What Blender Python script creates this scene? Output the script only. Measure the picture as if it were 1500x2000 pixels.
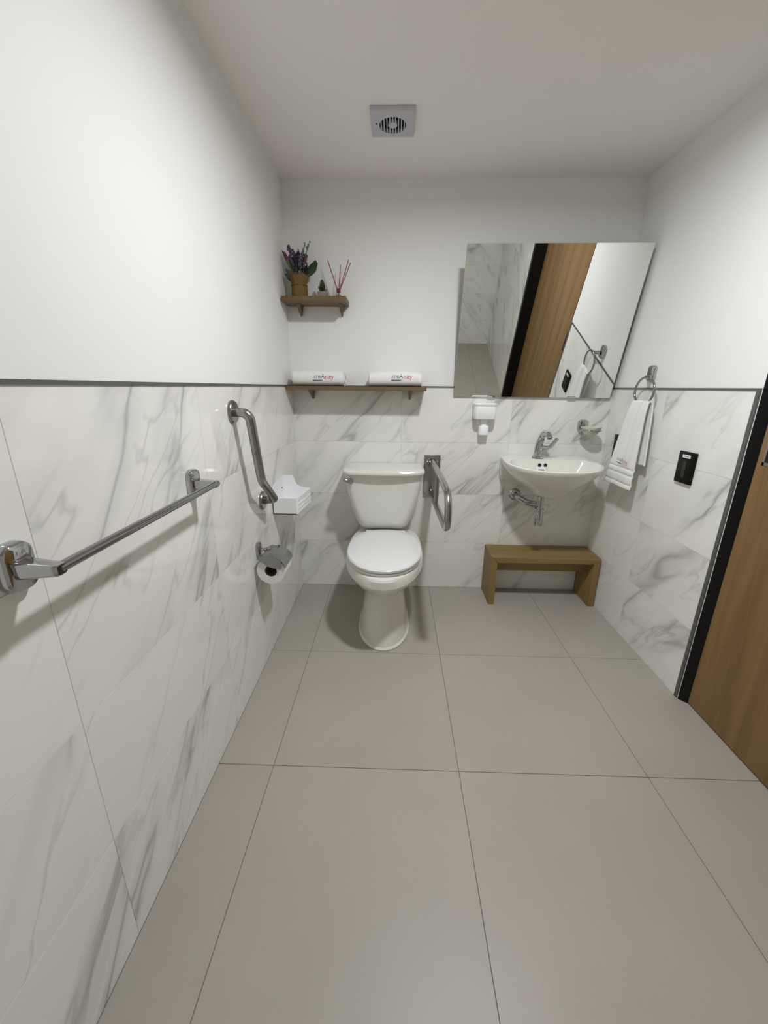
import bpy, bmesh, math, random
from mathutils import Vector, Matrix

scene = bpy.context.scene
for o in list(bpy.data.objects):
    bpy.data.objects.remove(o)
col = scene.collection
PI = math.pi
W, H = 1.7245, 2.1375          # room width, ceiling height; back wall at y = 0, left wall at x = 0
REAR = -3.30                   # wall behind the camera
TRIM = 1.20                    # top of the half-height tiling

# ------------------------------------------------------------------ camera
cam = bpy.data.cameras.new('camera')
cam.sensor_fit = 'HORIZONTAL'
cam.sensor_width = 36.0
cam.lens = 36.0 * 782.53 / 1500.0
cam.clip_start = 0.02
cam_ob = bpy.data.objects.new('camera', cam)
col.objects.link(cam_ob)


def camera_matrix(loc, pitch, yaw, roll):
    cp, sp, cy, sy = math.cos(pitch), math.sin(pitch), math.cos(yaw), math.sin(yaw)
    f = Vector((sy * cp, cy * cp, -sp))
    r = Vector((cy, -sy, 0))
    u = r.cross(f)
    c, s = math.cos(roll), math.sin(roll)
    r, u = c * r + s * u, -s * r + c * u
    m = Matrix((r, u, -f)).transposed().to_4x4()
    m.translation = loc
    return m


cam_ob.matrix_world = camera_matrix((0.5644, -2.2703, 1.1944), 0.302415, -0.025652, 0.008847)
scene.camera = cam_ob

# ------------------------------------------------------------------ world, light, exposure
world = bpy.data.worlds.new('world')
scene.world = world
world.use_nodes = True
world.node_tree.nodes['Background'].inputs[0].default_value = (0.5, 0.5, 0.5, 1)
world.node_tree.nodes['Background'].inputs[1].default_value = 0.05
LX, LY = 0.90, -1.22           # the one recessed ceiling downlight, just above the frame
lamp = bpy.data.lights.new('downlight_lamp', 'AREA')
lamp.shape = 'DISK'
lamp.size = 0.12
lamp.energy = 17.4
lamp.spread = math.radians(173)
lamp.color = (0.98, 1.0, 1.055)
lamp_ob = bpy.data.objects.new('downlight_lamp', lamp)
lamp_ob.location = (LX, LY, H - 0.012)
col.objects.link(lamp_ob)
scene.view_settings.view_transform = 'Standard'
scene.view_settings.look = 'None'
scene.view_settings.exposure = 0.09
scene.view_settings.gamma = 1.0
scene.view_settings.use_curve_mapping = False
scene.cycles.max_bounces = 10
scene.cycles.diffuse_bounces = 6
scene.cycles.glossy_bounces = 4


# ------------------------------------------------------------------ materials
def srgb(r, g, b):
    f = lambda c: (c / 255 / 12.92) if c / 255 <= 0.04045 else ((c / 255 + 0.055) / 1.055) ** 2.4
    return (f(r), f(g), f(b), 1.0)


class NT:
    def __init__(self, name):
        self.m = bpy.data.materials.new(name)
        self.m.use_nodes = True
        self.t = self.m.node_tree
        self.b = self.t.nodes['Principled BSDF']

    def n(self, kind, **kw):
        nd = self.t.nodes.new(kind)
        for k, v in kw.items():
            if k.startswith('_'):
                setattr(nd, k[1:], v)
            else:
                key = int(k[1:]) if k[0] == 'i' and k[1:].isdigit() else k
                if hasattr(v, 'is_linked'):
                    self.t.links.new(v, nd.inputs[key])
                else:
                    nd.inputs[key].default_value = v
        return nd

    def math(self, op, a, b=0.0, clamp=False):
        return self.n('ShaderNodeMath', _operation=op, _use_clamp=clamp, i0=a, i1=b).outputs[0]

    def rng(self, v, a, b, c=0.0, d=1.0):
        nd = self.n('ShaderNodeMapRange')
        nd.clamp = True
        self.t.links.new(v, nd.inputs[0])
        for i, x in enumerate((a, b, c, d)):
            nd.inputs[i + 1].default_value = x
        return nd.outputs[0]

    def mix(self, fac, a, b):
        nd = self.n('ShaderNodeMix', _data_type='RGBA')
        for s, v in ((0, fac), (6, a), (7, b)):
            if hasattr(v, 'is_linked'):
                self.t.links.new(v, nd.inputs[s])
            else:
                nd.inputs[s].default_value = v
        return nd.outputs[2]

    def set(self, **kw):
        names = dict(color='Base Color', rough='Roughness', metal='Metallic', spec='Specular IOR Level', trans='Transmission Weight',
                     ior='IOR', coat='Coat Weight', normal='Normal', sheen='Sheen Weight', coat_rough='Coat Roughness')
        for k, v in kw.items():
            i = self.b.inputs[names[k]]
            if hasattr(v, 'is_linked'):
                self.t.links.new(v, i)
            else:
                i.default_value = v
        return self

    def bump(self, h, strength, dist=0.002):
        nd = self.n('ShaderNodeBump')
        nd.inputs['Strength'].default_value = strength
        nd.inputs['Distance'].default_value = dist
        self.t.links.new(h, nd.inputs['Height'])
        self.t.links.new(nd.outputs[0], self.b.inputs['Normal'])
        return self


def plain(name, color, rough=0.5, metal=0.0, **kw):
    return NT(name).set(color=color, rough=rough, metal=metal, **kw).m


def marble():
    t = NT('marble_tile')
    tc = t.n('ShaderNodeTexCoord')
    oi = t.n('ShaderNodeObjectInfo')
    off = t.n('ShaderNodeCombineXYZ', i0=t.math('MULTIPLY', oi.outputs['Random'], 37.0), i1=t.math('MULTIPLY', oi.outputs['Random'], 91.0),
              i2=t.math('MULTIPLY', oi.outputs['Random'], 53.0))
    rot = t.n('ShaderNodeMapping', i0=tc.outputs['Object'])
    rot.inputs[2].default_value = (0, math.radians(47), 0)
    scl = t.n('ShaderNodeMapping', i0=rot.outputs[0])
    scl.inputs[3].default_value = (0.24, 1, 1.0)
    v = t.n('ShaderNodeVectorMath', _operation='ADD', i0=scl.outputs[0], i1=off.outputs[0]).outputs[0]

    def noise(scale, detail, rough, dist):
        return t.n('ShaderNodeTexNoise', Vector=v, Scale=scale, Detail=detail, Roughness=rough, Distortion=dist).outputs[0]

    n1 = noise(3.6, 3.5, 0.50, 0.45)
    n2 = noise(7.5, 3, 0.5, 0.3)
    m1 = t.rng(noise(4.5, 2, 0.5, 0.0), 0.44, 0.60)
    m2 = t.rng(noise(6.0, 2, 0.5, 0.3), 0.42, 0.58)
    a1 = t.math('ABSOLUTE', t.math('SUBTRACT', n1, 0.5))
    a2 = t.math('ABSOLUTE', t.math('SUBTRACT', n2, 0.47))
    line1 = t.math('MULTIPLY', t.rng(a1, 0.0, 0.020, 0.36, 0.0), m1)
    halo1 = t.math('MULTIPLY', t.rng(a1, 0.0, 0.085, 0.24, 0.0), m1)
    line2 = t.math('MULTIPLY', t.rng(a2, 0.0, 0.022, 0.26, 0.0), m2)
    cloud = t.rng(noise(3.0, 3, 0.6, 0.2), 0.45, 0.8, 0.0, 0.12)
    f = t.math('ADD', t.math('ADD', line1, halo1), t.math('ADD', line2, cloud), clamp=True)
    t.set(color=t.mix(f, srgb(238, 238, 232), srgb(128, 129, 126)), rough=0.07, spec=0.5)
    return t.m


def wood(name, c1, c2, axis, scale=1.0, rough=0.5, stretch=0.06):
    t = NT(name)
    tc = t.n('ShaderNodeTexCoord')
    oi = t.n('ShaderNodeObjectInfo')
    mp = t.n('ShaderNodeMapping', i0=tc.outputs['Object'])
    s = [1.0, 1.0, 1.0]
    s['xyz'.index(axis)] = stretch
    mp.inputs[3].default_value = [k * scale for k in s]
    off = t.n('ShaderNodeVectorMath', _operation='SCALE', i0=(13.0, 7.0, 29.0))
    t.t.links.new(oi.outputs['Random'], off.inputs['Scale'])
    v = t.n('ShaderNodeVectorMath', _operation='ADD', i0=mp.outputs[0], i1=off.outputs[0]).outputs[0]
    n1 = t.n('ShaderNodeTexNoise', Vector=v, Scale=18.0, Detail=5.0, Roughness=0.6, Distortion=0.6).outputs[0]
    n2 = t.n('ShaderNodeTexNoise', Vector=v, Scale=130.0, Detail=3.0, Roughness=0.6, Distortion=0.1).outputs[0]
    f = t.math('ADD', t.math('MULTIPLY', t.rng(n1, 0.3, 0.7), 0.75), t.math('MULTIPLY', t.rng(n2, 0.3, 0.7), 0.25))
    t.set(color=t.mix(f, c1, c2), rough=rough, spec=0.35)
    t.bump(n2, 0.15, 0.001)
    return t.m


def painted(name, color, rough, scale, strength):
    t = NT(name)
    tc = t.n('ShaderNodeTexCoord')
    n = t.n('ShaderNodeTexNoise', Vector=tc.outputs['Object'], Scale=scale, Detail=4.0, Roughness=0.6).outputs[0]
    t.set(color=color, rough=rough, spec=0.25)
    t.bump(n, strength, 0.002)
    return t.m


def floor_tile():
    t = NT('grey_porcelain_tile')
    tc = t.n('ShaderNodeTexCoord')
    oi = t.n('ShaderNodeObjectInfo')
    off = t.n('ShaderNodeVectorMath', _operation='SCALE', i0=(31.0, 17.0, 5.0))
    t.t.links.new(oi.outputs['Random'], off.inputs['Scale'])
    v = t.n('ShaderNodeVectorMath', _operation='ADD', i0=tc.outputs['Object'], i1=off.outputs[0]).outputs[0]
    n = t.n('ShaderNodeTexNoise', Vector=v, Scale=3.0, Detail=4.0, Roughness=0.6).outputs[0]
    g = t.n('ShaderNodeTexNoise', Vector=v, Scale=420.0, Detail=2.0, Roughness=0.5).outputs[0]
    c = t.mix(t.rng(n, 0.3, 0.7), srgb(170, 164, 153), srgb(177, 171, 160))
    c = t.mix(t.rng(g, 0.35, 0.7, 0.0, 0.3), c, srgb(158, 152, 142))
    t.set(color=c, rough=0.42, spec=0.4)
    return t.m


def terry():
    t = NT('white_terry_cloth')
    tc = t.n('ShaderNodeTexCoord')
    n = t.n('ShaderNodeTexNoise', Vector=tc.outputs['Object'], Scale=380.0, Detail=3.0, Roughness=0.7).outputs[0]
    t.set(color=srgb(238, 238, 236), rough=0.95, spec=0.1, sheen=0.3)
    t.bump(n, 0.6, 0.003)
    return t.m


def burlap():
    t = NT('burlap')
    tc = t.n('ShaderNodeTexCoord')
    n = t.n('ShaderNodeTexNoise', Vector=tc.outputs['Object'], Scale=260.0, Detail=3.0, Roughness=0.7).outputs[0]
    t.set(color=t.mix(t.rng(n, 0.3, 0.7), srgb(98, 78, 46), srgb(138, 114, 72)), rough=0.95, spec=0.1)
    t.bump(n, 0.6, 0.003)
    return t.m


M = dict(
    marble=marble(),
    plaster=painted('white_plaster', srgb(236, 236, 233), 0.75, 90.0, 0.12),
    ceiling=painted('ceiling_paint', srgb(245, 241, 237), 0.85, 140.0, 0.25),
    grout=plain('light_grout', srgb(205, 203, 197), 0.9),
    floor_grout=plain('dark_grout', srgb(122, 117, 110), 0.9),
    floor=floor_tile(),
    profile=plain('dark_steel_profile', srgb(100, 101, 99), 0.45, 0.3),
    chrome=plain('chrome', (0.48, 0.48, 0.49, 1), 0.07, 1.0),
    dull=plain('satin_chrome', (0.34, 0.34, 0.345, 1), 0.15, 1.0),
    steel=plain('brushed_steel', (0.37, 0.355, 0.33, 1), 0.24, 1.0),
    ceramic=plain('white_ceramic', srgb(227, 227, 217), 0.14, coat=0.3, coat_rough=0.05),
    seat=plain('white_seat_plastic', srgb(228, 229, 226), 0.18),
    plastic=plain('white_plastic', srgb(244, 245, 246), 0.35),
    milky=plain('translucent_plastic', srgb(248, 249, 248), 0.30, trans=0.06),
    bracket=plain('bracket_metal', srgb(112, 98, 82), 0.4, 0.7),
    shelf=wood('shelf_veneer', srgb(94, 76, 52), srgb(124, 104, 76), 'x', 1.0, 0.5),
    bench=wood('bench_wood', srgb(122, 98, 56), srgb(154, 128, 80), 'x', 1.0, 0.5),
    benchv=wood('bench_wood_upright', srgb(122, 98, 56), srgb(154, 128, 80), 'z', 1.0, 0.5),
    door=wood('door_veneer', srgb(112, 85, 50), srgb(148, 118, 78), 'z', 0.8, 0.45, 0.04),
    black=plain('black_frame_paint', srgb(13, 12, 12), 0.45, spec=0.25),
    switch=plain('black_glass', srgb(6, 6, 6), 0.35, spec=0.2),
    rocker=plain('dark_grey_switch', srgb(30, 30, 30), 0.4),
    mirror=plain('mirror_silver', (0.87, 0.885, 0.86, 1), 0.0, 1.0),
    mirror_back=plain('mirror_backing', srgb(70, 72, 70), 0.6),
    dark=plain('dark_void', srgb(10, 9, 9), 0.8),
    hole=plain('black_hole', srgb(14, 14, 12), 0.6),
    paper=plain('tissue_paper', srgb(240, 239, 236), 0.95),
    card=plain('cardboard', srgb(104, 78, 62), 0.9),
    terry=terry(),
    burlap=burlap(),
    logo_grey=plain('thread_grey', srgb(120, 120, 128), 0.9),
    logo_black=plain('thread_black', srgb(22, 22, 24), 0.9),
    logo_red=plain('thread_red', srgb(190, 74, 82), 0.9),
    leaf=plain('leaf_green', srgb(48, 66, 34), 0.55),
    leaf_dark=plain('leaf_dark', srgb(30, 42, 26), 0.55),
    leaf_light=plain('leaf_light', srgb(92, 110, 48), 0.55),
    stem=plain('stem_grey_green', srgb(112, 122, 104), 0.7),
    lavender=plain('lavender_bloom', srgb(90, 80, 100), 0.8),
    lavender_dark=plain('lavender_dark', srgb(40, 34, 54), 0.8),
    pink=plain('pink_bloom', srgb(112, 60, 84), 0.8),
    soil=plain('soil', srgb(58, 46, 36), 0.95),
    concrete=plain('concrete_pot', srgb(146, 132, 116), 0.9),
    reed=plain('red_brown_reed', srgb(150, 68, 62), 0.7),
    glass=plain('clear_glass', (0.96, 0.97, 0.96, 1), 0.03, trans=1.0, ior=1.45),
    oil=plain('diffuser_oil', (0.95, 0.92, 0.80, 1), 0.05, trans=0.9, ior=1.4),
    twine=plain('red_twine', srgb(120, 60, 50), 0.9),
    dish=plain('frosted_dish', srgb(226, 230, 206), 0.25, trans=0.35),
    sticker=plain('white_sticker', srgb(236, 236, 244), 0.5),
    ink=plain('sticker_ink', srgb(70, 68, 110), 0.6),
    fan=plain('fan_plastic', srgb(196, 196, 204), 0.5),
    lamp_white=plain('lamp_trim_white', srgb(235, 235, 235), 0.5),
)
t = NT('lit_diffuser')
t.b.inputs['Emission Color'].default_value = (1.0, 0.975, 0.935, 1)
t.b.inputs['Emission Strength'].default_value = 30.0
M['diffuser'] = t.m


# ------------------------------------------------------------------ mesh helpers
def tag(o, label, cat, group=None, kind=None):
    o['label'] = label
    o['category'] = cat
    if group:
        o['group'] = group
    if kind:
        o['kind'] = kind
    return o


def thing(name, loc, label, cat, group=None):
    o = bpy.data.objects.new(name, None)
    o.empty_display_size = 0.05
    col.objects.link(o)
    o.location = loc
    return tag(o, label, cat, group)


def root_loc(o):
    p = Vector((0, 0, 0))
    while o is not None:
        p += o.location
        o = o.parent
    return p


def link(name, me, mat, parent=None):
    o = bpy.data.objects.new(name, me)
    col.objects.link(o)
    for m in (mat if isinstance(mat, (list, tuple)) else [mat]):
        me.materials.append(m)
    if parent is not None:
        o.parent = parent
    return o


class MB:
    """collects geometry in world coordinates"""

    def __init__(self):
        self.v, self.f, self.mi = [], [], []

    def add(self, verts, faces, mi=0):
        k = len(self.v)
        self.v += [Vector(p) for p in verts]
        self.f += [[i + k for i in f] for f in faces]
        self.mi += [mi] * len(faces)
        return self

    def box(self, x0, x1, y0, y1, z0, z1, mi=0):
        x0, x1 = sorted((x0, x1)); y0, y1 = sorted((y0, y1)); z0, z1 = sorted((z0, z1))
        v = [(x, y, z) for z in (z0, z1) for y in (y0, y1) for x in (x0, x1)]
        return self.add(v, [(0, 2, 3, 1), (4, 5, 7, 6), (0, 1, 5, 4), (2, 6, 7, 3), (0, 4, 6, 2), (1, 3, 7, 5)], mi)

    def loft(self, rings, cap0=True, cap1=True, closed=False, mi=0):
        n = len(rings[0])
        v = [p for r in rings for p in r]
        f = []
        m = len(rings)
        for i in range(m if closed else m - 1):
            a, b = i * n, ((i + 1) % m) * n
            for j in range(n):
                k = (j + 1) % n
                f.append((a + j, a + k, b + k, b + j))
        if not closed and cap0:
            f.append(tuple(range(n - 1, -1, -1)))
        if not closed and cap1:
            f.append(tuple((m - 1) * n + j for j in range(n)))
        return self.add(v, f, mi)

    def tube(self, path, r, seg=14, closed=False, cap=True, mi=0):
        P = [Vector(p) for p in path]
        n = len(P)
        rad = r if isinstance(r, (list, tuple)) else [r] * n
        rings = []
        up = None
        for i in range(n):
            if closed:
                d = (P[(i + 1) % n] - P[i - 1]).normalized()
            else:
                d = (P[min(i + 1, n - 1)] - P[max(i - 1, 0)]).normalized()
            if up is None:
                up = d.orthogonal().normalized()
            up = (up - d * up.dot(d)).normalized()
            s = d.cross(up)
            rings.append([P[i] + rad[i] * (math.cos(a) * up + math.sin(a) * s) for a in [2 * PI * j / seg for j in range(seg)]])
        return self.loft(rings, cap, cap, closed, mi)

    def lathe(self, prof, origin, axis='z', seg=32, mi=0, cap0=True, cap1=True):
        """prof: list of (radius, distance along the axis)"""
        o = Vector(origin)
        A = {'z': (Vector((1, 0, 0)), Vector((0, 1, 0)), Vector((0, 0, 1))), 'x': (Vector((0, 1, 0)), Vector((0, 0, 1)), Vector((1, 0, 0))),
             'y': (Vector((0, 0, 1)), Vector((1, 0, 0)), Vector((0, 1, 0)))}[axis] if isinstance(axis, str) else axis
        rings = [[o + A[2] * h + r * (math.cos(a) * A[0] + math.sin(a) * A[1]) for a in [2 * PI * j / seg for j in range(seg)]] for r, h in prof]
        return self.loft(rings, cap0, cap1, False, mi)

    def poly(self, pts, vec, mi=0):
        """extrude a planar polygon by vec"""
        vec = Vector(vec)
        a = [Vector(p) for p in pts]
        return self.loft([a, [p + vec for p in a]], True, True, False, mi)

    def build(self, name, mat, parent=None, smooth=None, bevel=0.0, seg=2, subsurf=0):
        me = bpy.data.meshes.new(name)
        off = root_loc(parent)
        me.from_pydata([p - off for p in self.v], [], self.f)
        for p, i in zip(me.polygons, self.mi):
            p.material_index = i
        bm = bmesh.new()
        bm.from_mesh(me)
        bmesh.ops.recalc_face_normals(bm, faces=bm.faces)
        if bevel:
            es = [e for e in bm.edges if len(e.link_faces) == 2 and e.calc_face_angle(0) > 0.6]
            bmesh.ops.bevel(bm, geom=es, offset=bevel, segments=seg, profile=0.5, affect='EDGES', clamp_overlap=True)
        bm.to_mesh(me)
        bm.free()
        if smooth or (bevel and smooth is None):
            me.shade_smooth()
            me.set_sharp_from_angle(angle=math.radians(smooth if smooth else 35))
        o = link(name, me, mat, parent)
        if subsurf:
            md = o.modifiers.new('subdivision', 'SUBSURF')
            md.levels = md.render_levels = subsurf
        return o


def box(name, b, mat, parent=None, bevel=0.0, seg=2):
    return MB().box(*b).build(name, mat, parent, bevel=bevel, seg=seg)


def fillet(pts, r, seg=6):
    P = [Vector(p) for p in pts]
    out = [P[0]]
    for i in range(1, len(P) - 1):
        a, b, c = P[i - 1], P[i], P[i + 1]
        d1, d2 = (a - b).normalized(), (c - b).normalized()
        ang = d1.angle(d2)
        rr = r[i - 1] if isinstance(r, (list, tuple)) else r
        cut = min(rr / math.tan(ang / 2), (a - b).length * 0.49, (c - b).length * 0.49)
        rr = cut * math.tan(ang / 2)
        p1, p2 = b + d1 * cut, b + d2 * cut
        ctr = b + (d1 + d2).normalized() * (rr / math.sin(ang / 2))
        v1, v2 = p1 - ctr, p2 - ctr
        tot = v1.angle(v2)
        for k in range(seg + 1):
            s = k / seg
            out.append(ctr + (math.sin((1 - s) * tot) * v1 + math.sin(s * tot) * v2) / math.sin(tot))
    out.append(P[-1])
    return out


def rrect(cx, cy, hx, hy, r, z, n=5):
    """rounded rectangle ring in a horizontal plane"""
    out = []
    for sx, sy, a0 in ((1, 1, 0), (-1, 1, PI / 2), (-1, -1, PI), (1, -1, 3 * PI / 2)):
        for k in range(n + 1):
            a = a0 + PI / 2 * k / n
            out.append(Vector((cx + sx * (hx - r) + r * math.cos(a), cy + sy * (hy - r) + r * math.sin(a), z)))
    return out


def egg(cx, hw, yf, yb, z, wide=0.45, n=48, pf=2.0, pb=2.6):
    """oval ring, front at yf (nearest the room), back at yb, widest at fraction `wide` from the back"""
    yc = yb + (yf - yb) * wide
    out = []
    for k in range(n):
        a = 2 * PI * k / n
        c, s = math.cos(a), math.sin(a)
        p = pf if s >= 0 else pb
        x = math.copysign(abs(c) ** (2 / p), c) * hw
        y = math.copysign(abs(s) ** (2 / p), s)
        out.append(Vector((cx + x, yc + y * ((yf - yc) if y >= 0 else (yc - yb)), z)))
    return out


def text_mesh(s, size):
    cu = bpy.data.curves.new('lettering', 'FONT')
    cu.body = s
    cu.size = size
    cu.resolution_u = 3
    o = bpy.data.objects.new('lettering', cu)
    col.objects.link(o)
    dg = bpy.context.evaluated_depsgraph_get()
    me = bpy.data.meshes.new_from_object(o.evaluated_get(dg))
    v = [x.co.copy() for x in me.vertices]
    f = [tuple(p.vertices) for p in me.polygons]
    bpy.data.objects.remove(o)
    bpy.data.curves.remove(cu)
    bpy.data.meshes.remove(me)
    w = max([p.x for p in v]) if v else 0
    return v, f, w


# ------------------------------------------------------------------ the room
tile_cache = {}


def place_tile(parent, mat, w, h, loc, rz, horizontal=False):
    """one tile; local x = right, local z = up, face at local y = 0 (walls) or local z = 0 (floor)"""
    key = (round(w, 4), round(h, 4), horizontal)
    if key not in tile_cache:
        b = MB()
        if horizontal:
            b.box(0, w, 0, h, -0.003, 0)
        else:
            b.box(0, w, 0, 0.003, 0, h)
        me = bpy.data.meshes.new('tile')
        me.from_pydata(b.v, [], b.f)
        bm = bmesh.new(); bm.from_mesh(me)
        bmesh.ops.recalc_face_normals(bm, faces=bm.faces)
        bmesh.ops.bevel(bm, geom=bm.edges[:], offset=0.0003, segments=1, affect='EDGES')
        bm.to_mesh(me); bm.free()
        me.materials.append(mat)
        tile_cache[key] = me
    o = bpy.data.objects.new('tile', tile_cache[key])
    col.objects.link(o)
    o.parent = parent
    o.location = loc
    o.rotation_euler = (0, 0, rz)
    return o


def struct(o, label, cat):
    return tag(o, label, cat, kind='structure')


J = 0.0009                      # joint width
T = 0.003

# floor: slab with recessed joints and 60 cm tiles
fl = struct(MB().box(-0.10, W + 0.14, REAR - 0.1, 0.10, -0.09, -0.0018).build('floor', M['floor_grout']),
            'grey porcelain tiled bathroom floor with thin dark joints', 'floor')
xs = [0.0, 0.182, 0.790, 1.398, W + 0.03]
ys = [0.0, -0.668, -1.268, -1.868, -2.468, -3.068, REAR]
for i in range(len(xs) - 1):
    for j in range(len(ys) - 1):
        place_tile(fl, M['floor'], xs[i + 1] - xs[i] - 0.0020, ys[j] - ys[j + 1] - 0.0020, (xs[i] + 0.0010, ys[j + 1] + 0.0010, 0), 0, True)

struct(MB().box(-0.10, W + 0.14, REAR - 0.1, 0.10, H, H + 0.08).build('ceiling', M['ceiling']), 'flat off-white painted ceiling', 'ceiling')

# back wall
wb = struct(MB().box(-0.10, W + 0.14, T - 0.0012, 0.10, -0.09, TRIM, 1).box(-0.10, W + 0.14, 0.002, 0.10, TRIM, H, 0)
            .build('wall_back', [M['plaster'], M['grout']]), 'back wall with marble-look tiles below and white paint above', 'wall')
rows = [0.0, 0.3, 0.6, 0.9, TRIM]
for a, b in ((0, 0.6), (0.6, 1.2), (1.2, W)):
    e0, e1 = (0.004 if a == 0 else -J / 2), (0.004 if b == W else -J / 2)
    for k in range(4):
        place_tile(wb, M['marble'], b - a + e0 + e1, rows[k + 1] - rows[k] - J, (a - e0, 0, rows[k] + J / 2), 0)

# left wall: half-height tiles, full height in the shower end behind the camera
SH = -2.30
wl = struct(MB().box(-0.10, -T + 0.0012, SH, 0.002, -0.09, TRIM, 1).box(-0.10, -0.002, SH, 0.002, TRIM, H, 0)
            .box(-0.10, -T + 0.0012, REAR - 0.1, SH, -0.09, H, 1)
            .build('wall_left', [M['plaster'], M['grout']]), 'left wall with marble-look tiles below and white paint above', 'wall')
cols_l = [0.0, -0.5, -1.1, -1.70, SH, -2.9, REAR]
full = rows + [1.5, 1.8, H]
for a, b in zip(cols_l[:-1], cols_l[1:]):
    rr = rows if b >= SH - 1e-6 else full
    for k in range(len(rr) - 1):
        place_tile(wl, M['marble'], a - b - J, rr[k + 1] - rr[k] - J, (0, b + J / 2, rr[k] + J / 2), PI / 2)

# right wall up to the door, above the door and beyond it (the shower end steps in)
D0, D1, XS = -0.893, -2.015, 1.658
wr = struct(MB().box(W + T - 0.0012, W + 0.14, D0, 0.002, -0.09, TRIM, 1).box(W + 0.002, W + 0.14, D0 - 0.022, 0.002, TRIM, H, 0)
            .box(W + 0.003, W + 0.14, D0 - 0.022, D0, -0.09, TRIM, 0)
            .box(W + 0.002, W + 0.14, D1, D0 - 0.022, 2.06, H, 0)
            .box(XS + T - 0.0012, W + 0.14, REAR - 0.1, D1, -0.09, H, 1)
            .box(XS + T - 0.0012, W + 0.14, D1, D1 + 0.001, -0.09, H, 0)
            .build('wall_right', [M['plaster'], M['grout']]), 'right wall beside the wooden door, marble-look tiles below white paint', 'wall')
for a, b in ((0, -0.45), (-0.45, D0)):
    for k in range(4):
        place_tile(wr, M['marble'], a - b - J, rows[k + 1] - rows[k] - J, (W, a - J / 2, rows[k] + J / 2), -PI / 2)
for a, b in ((D1, -2.62), (-2.62, REAR)):
    for k in range(len(full) - 1):
        place_tile(wr, M['marble'], a - b - J, full[k + 1] - full[k] - J, (XS, a - J / 2, full[k] + J / 2), -PI / 2)
# wall behind the camera
wq = struct(MB().box(-0.10, W + 0.14, REAR - 0.1, REAR - T + 0.001, -0.09, H).build('wall_rear', M['grout']),
            'marble-tiled shower wall behind the camera, seen in the mirror', 'wall')
for a, b in ((XS, 1.05), (1.05, 0.45), (0.45, 0.0)):
    for k in range(len(full) - 1):
        place_tile(wq, M['marble'], a - b - J, full[k + 1] - full[k] - J, (a - J / 2, REAR, full[k] + J / 2), PI)

# metal tile profiles
struct(MB().box(0.0, W, -0.003, 0.004, TRIM - 0.0065, TRIM + 0.001).build('trim_1', M['profile']), 'thin steel profile topping the back wall tiles', 'trim')
struct(MB().box(-0.004, 0.003, SH, -0.003, TRIM - 0.0065, TRIM + 0.001).build('trim_2', M['profile']), 'thin steel profile topping the left wall tiles', 'trim')
struct(MB().box(W - 0.003, W + 0.004, D0 - 0.014, -0.003, TRIM - 0.0065, TRIM + 0.001).build('trim_3', M['profile']),
       'thin steel profile topping the right wall tiles', 'trim')
struct(MB().box(W - 0.003, W + 0.004, D0 - 0.014, D0, 0.0, TRIM - 0.0065).build('trim_4', M['profile']), 'upright steel profile edging the tiles next to the door', 'trim')

# door frame and door leaf
DF0, DL = D0 - 0.022, 1.748
fr = struct(MB().poly([(W - 0.002, DF0 + 0.001, 0), (DL, DF0 - 0.024, 0), (DL + 0.05, DF0 - 0.024, 0), (DL + 0.05, DF0 + 0.001, 0)], (0, 0, 2.06)).box(XS - 0.008, DL + 0.05, D1, D1 + 0.050, 0.0, 2.06)
            .box(W - 0.004, DL + 0.05, D1 + 0.050, DF0 - 0.022, 2.03, 2.06).build('trim_5', M['black'], bevel=0.0015, seg=1), 'black painted door frame', 'trim')
door = thing('door_1', (DL, DF0 - 0.022, 0.0), 'brown wood-veneer sliding door in a black frame', 'door')
door['kind'] = 'structure'
MB().box(DL, DL + 0.035, D1 + 0.050, DF0 - 0.022, 0.006, 2.03).build('door_leaf', M['door'], door)
PY0, PY1, PZ0, PZ1 = -0.957, -0.997, 0.964, 1.10
pl = MB()
for b in ((PY0, PY0 - 0.008, PZ0, PZ1), (PY1 + 0.008, PY1, PZ0, PZ1), (PY0, PY1, PZ0, PZ0 + 0.010), (PY0, PY1, PZ1 - 0.010, PZ1)):
    pl.box(DL - 0.0015, DL + 0.001, b[0], b[1], b[2], b[3])
pf = pl.build('flush_pull', M['steel'], door)
pf['label'] = 'steel flush pull recessed in the door'
box('pull_recess', (DL - 0.0005, DL + 0.001, PY0 - 0.008, PY1 + 0.008, PZ0 + 0.010, PZ1 - 0.010), M['dark'], pf)

# ceiling downlight fixture (above the frame; lights the room)
cl = thing('ceiling_downlight', (LX, LY, H), 'round recessed ceiling downlight, just above the picture', 'lamp')
MB().lathe([(0.066, 0.0), (0.066, -0.010), (0.070, -0.014), (0.084, -0.010), (0.088, 0.0)], (LX, LY, H), 'z', 40, 0, False, False).build('ring', M['lamp_white'], cl, smooth=40)
MB().lathe([(0.065, -0.001), (0.065, -0.006)], (LX, LY, H), 'z', 40).build('diffuser', M['diffuser'], cl)

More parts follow.
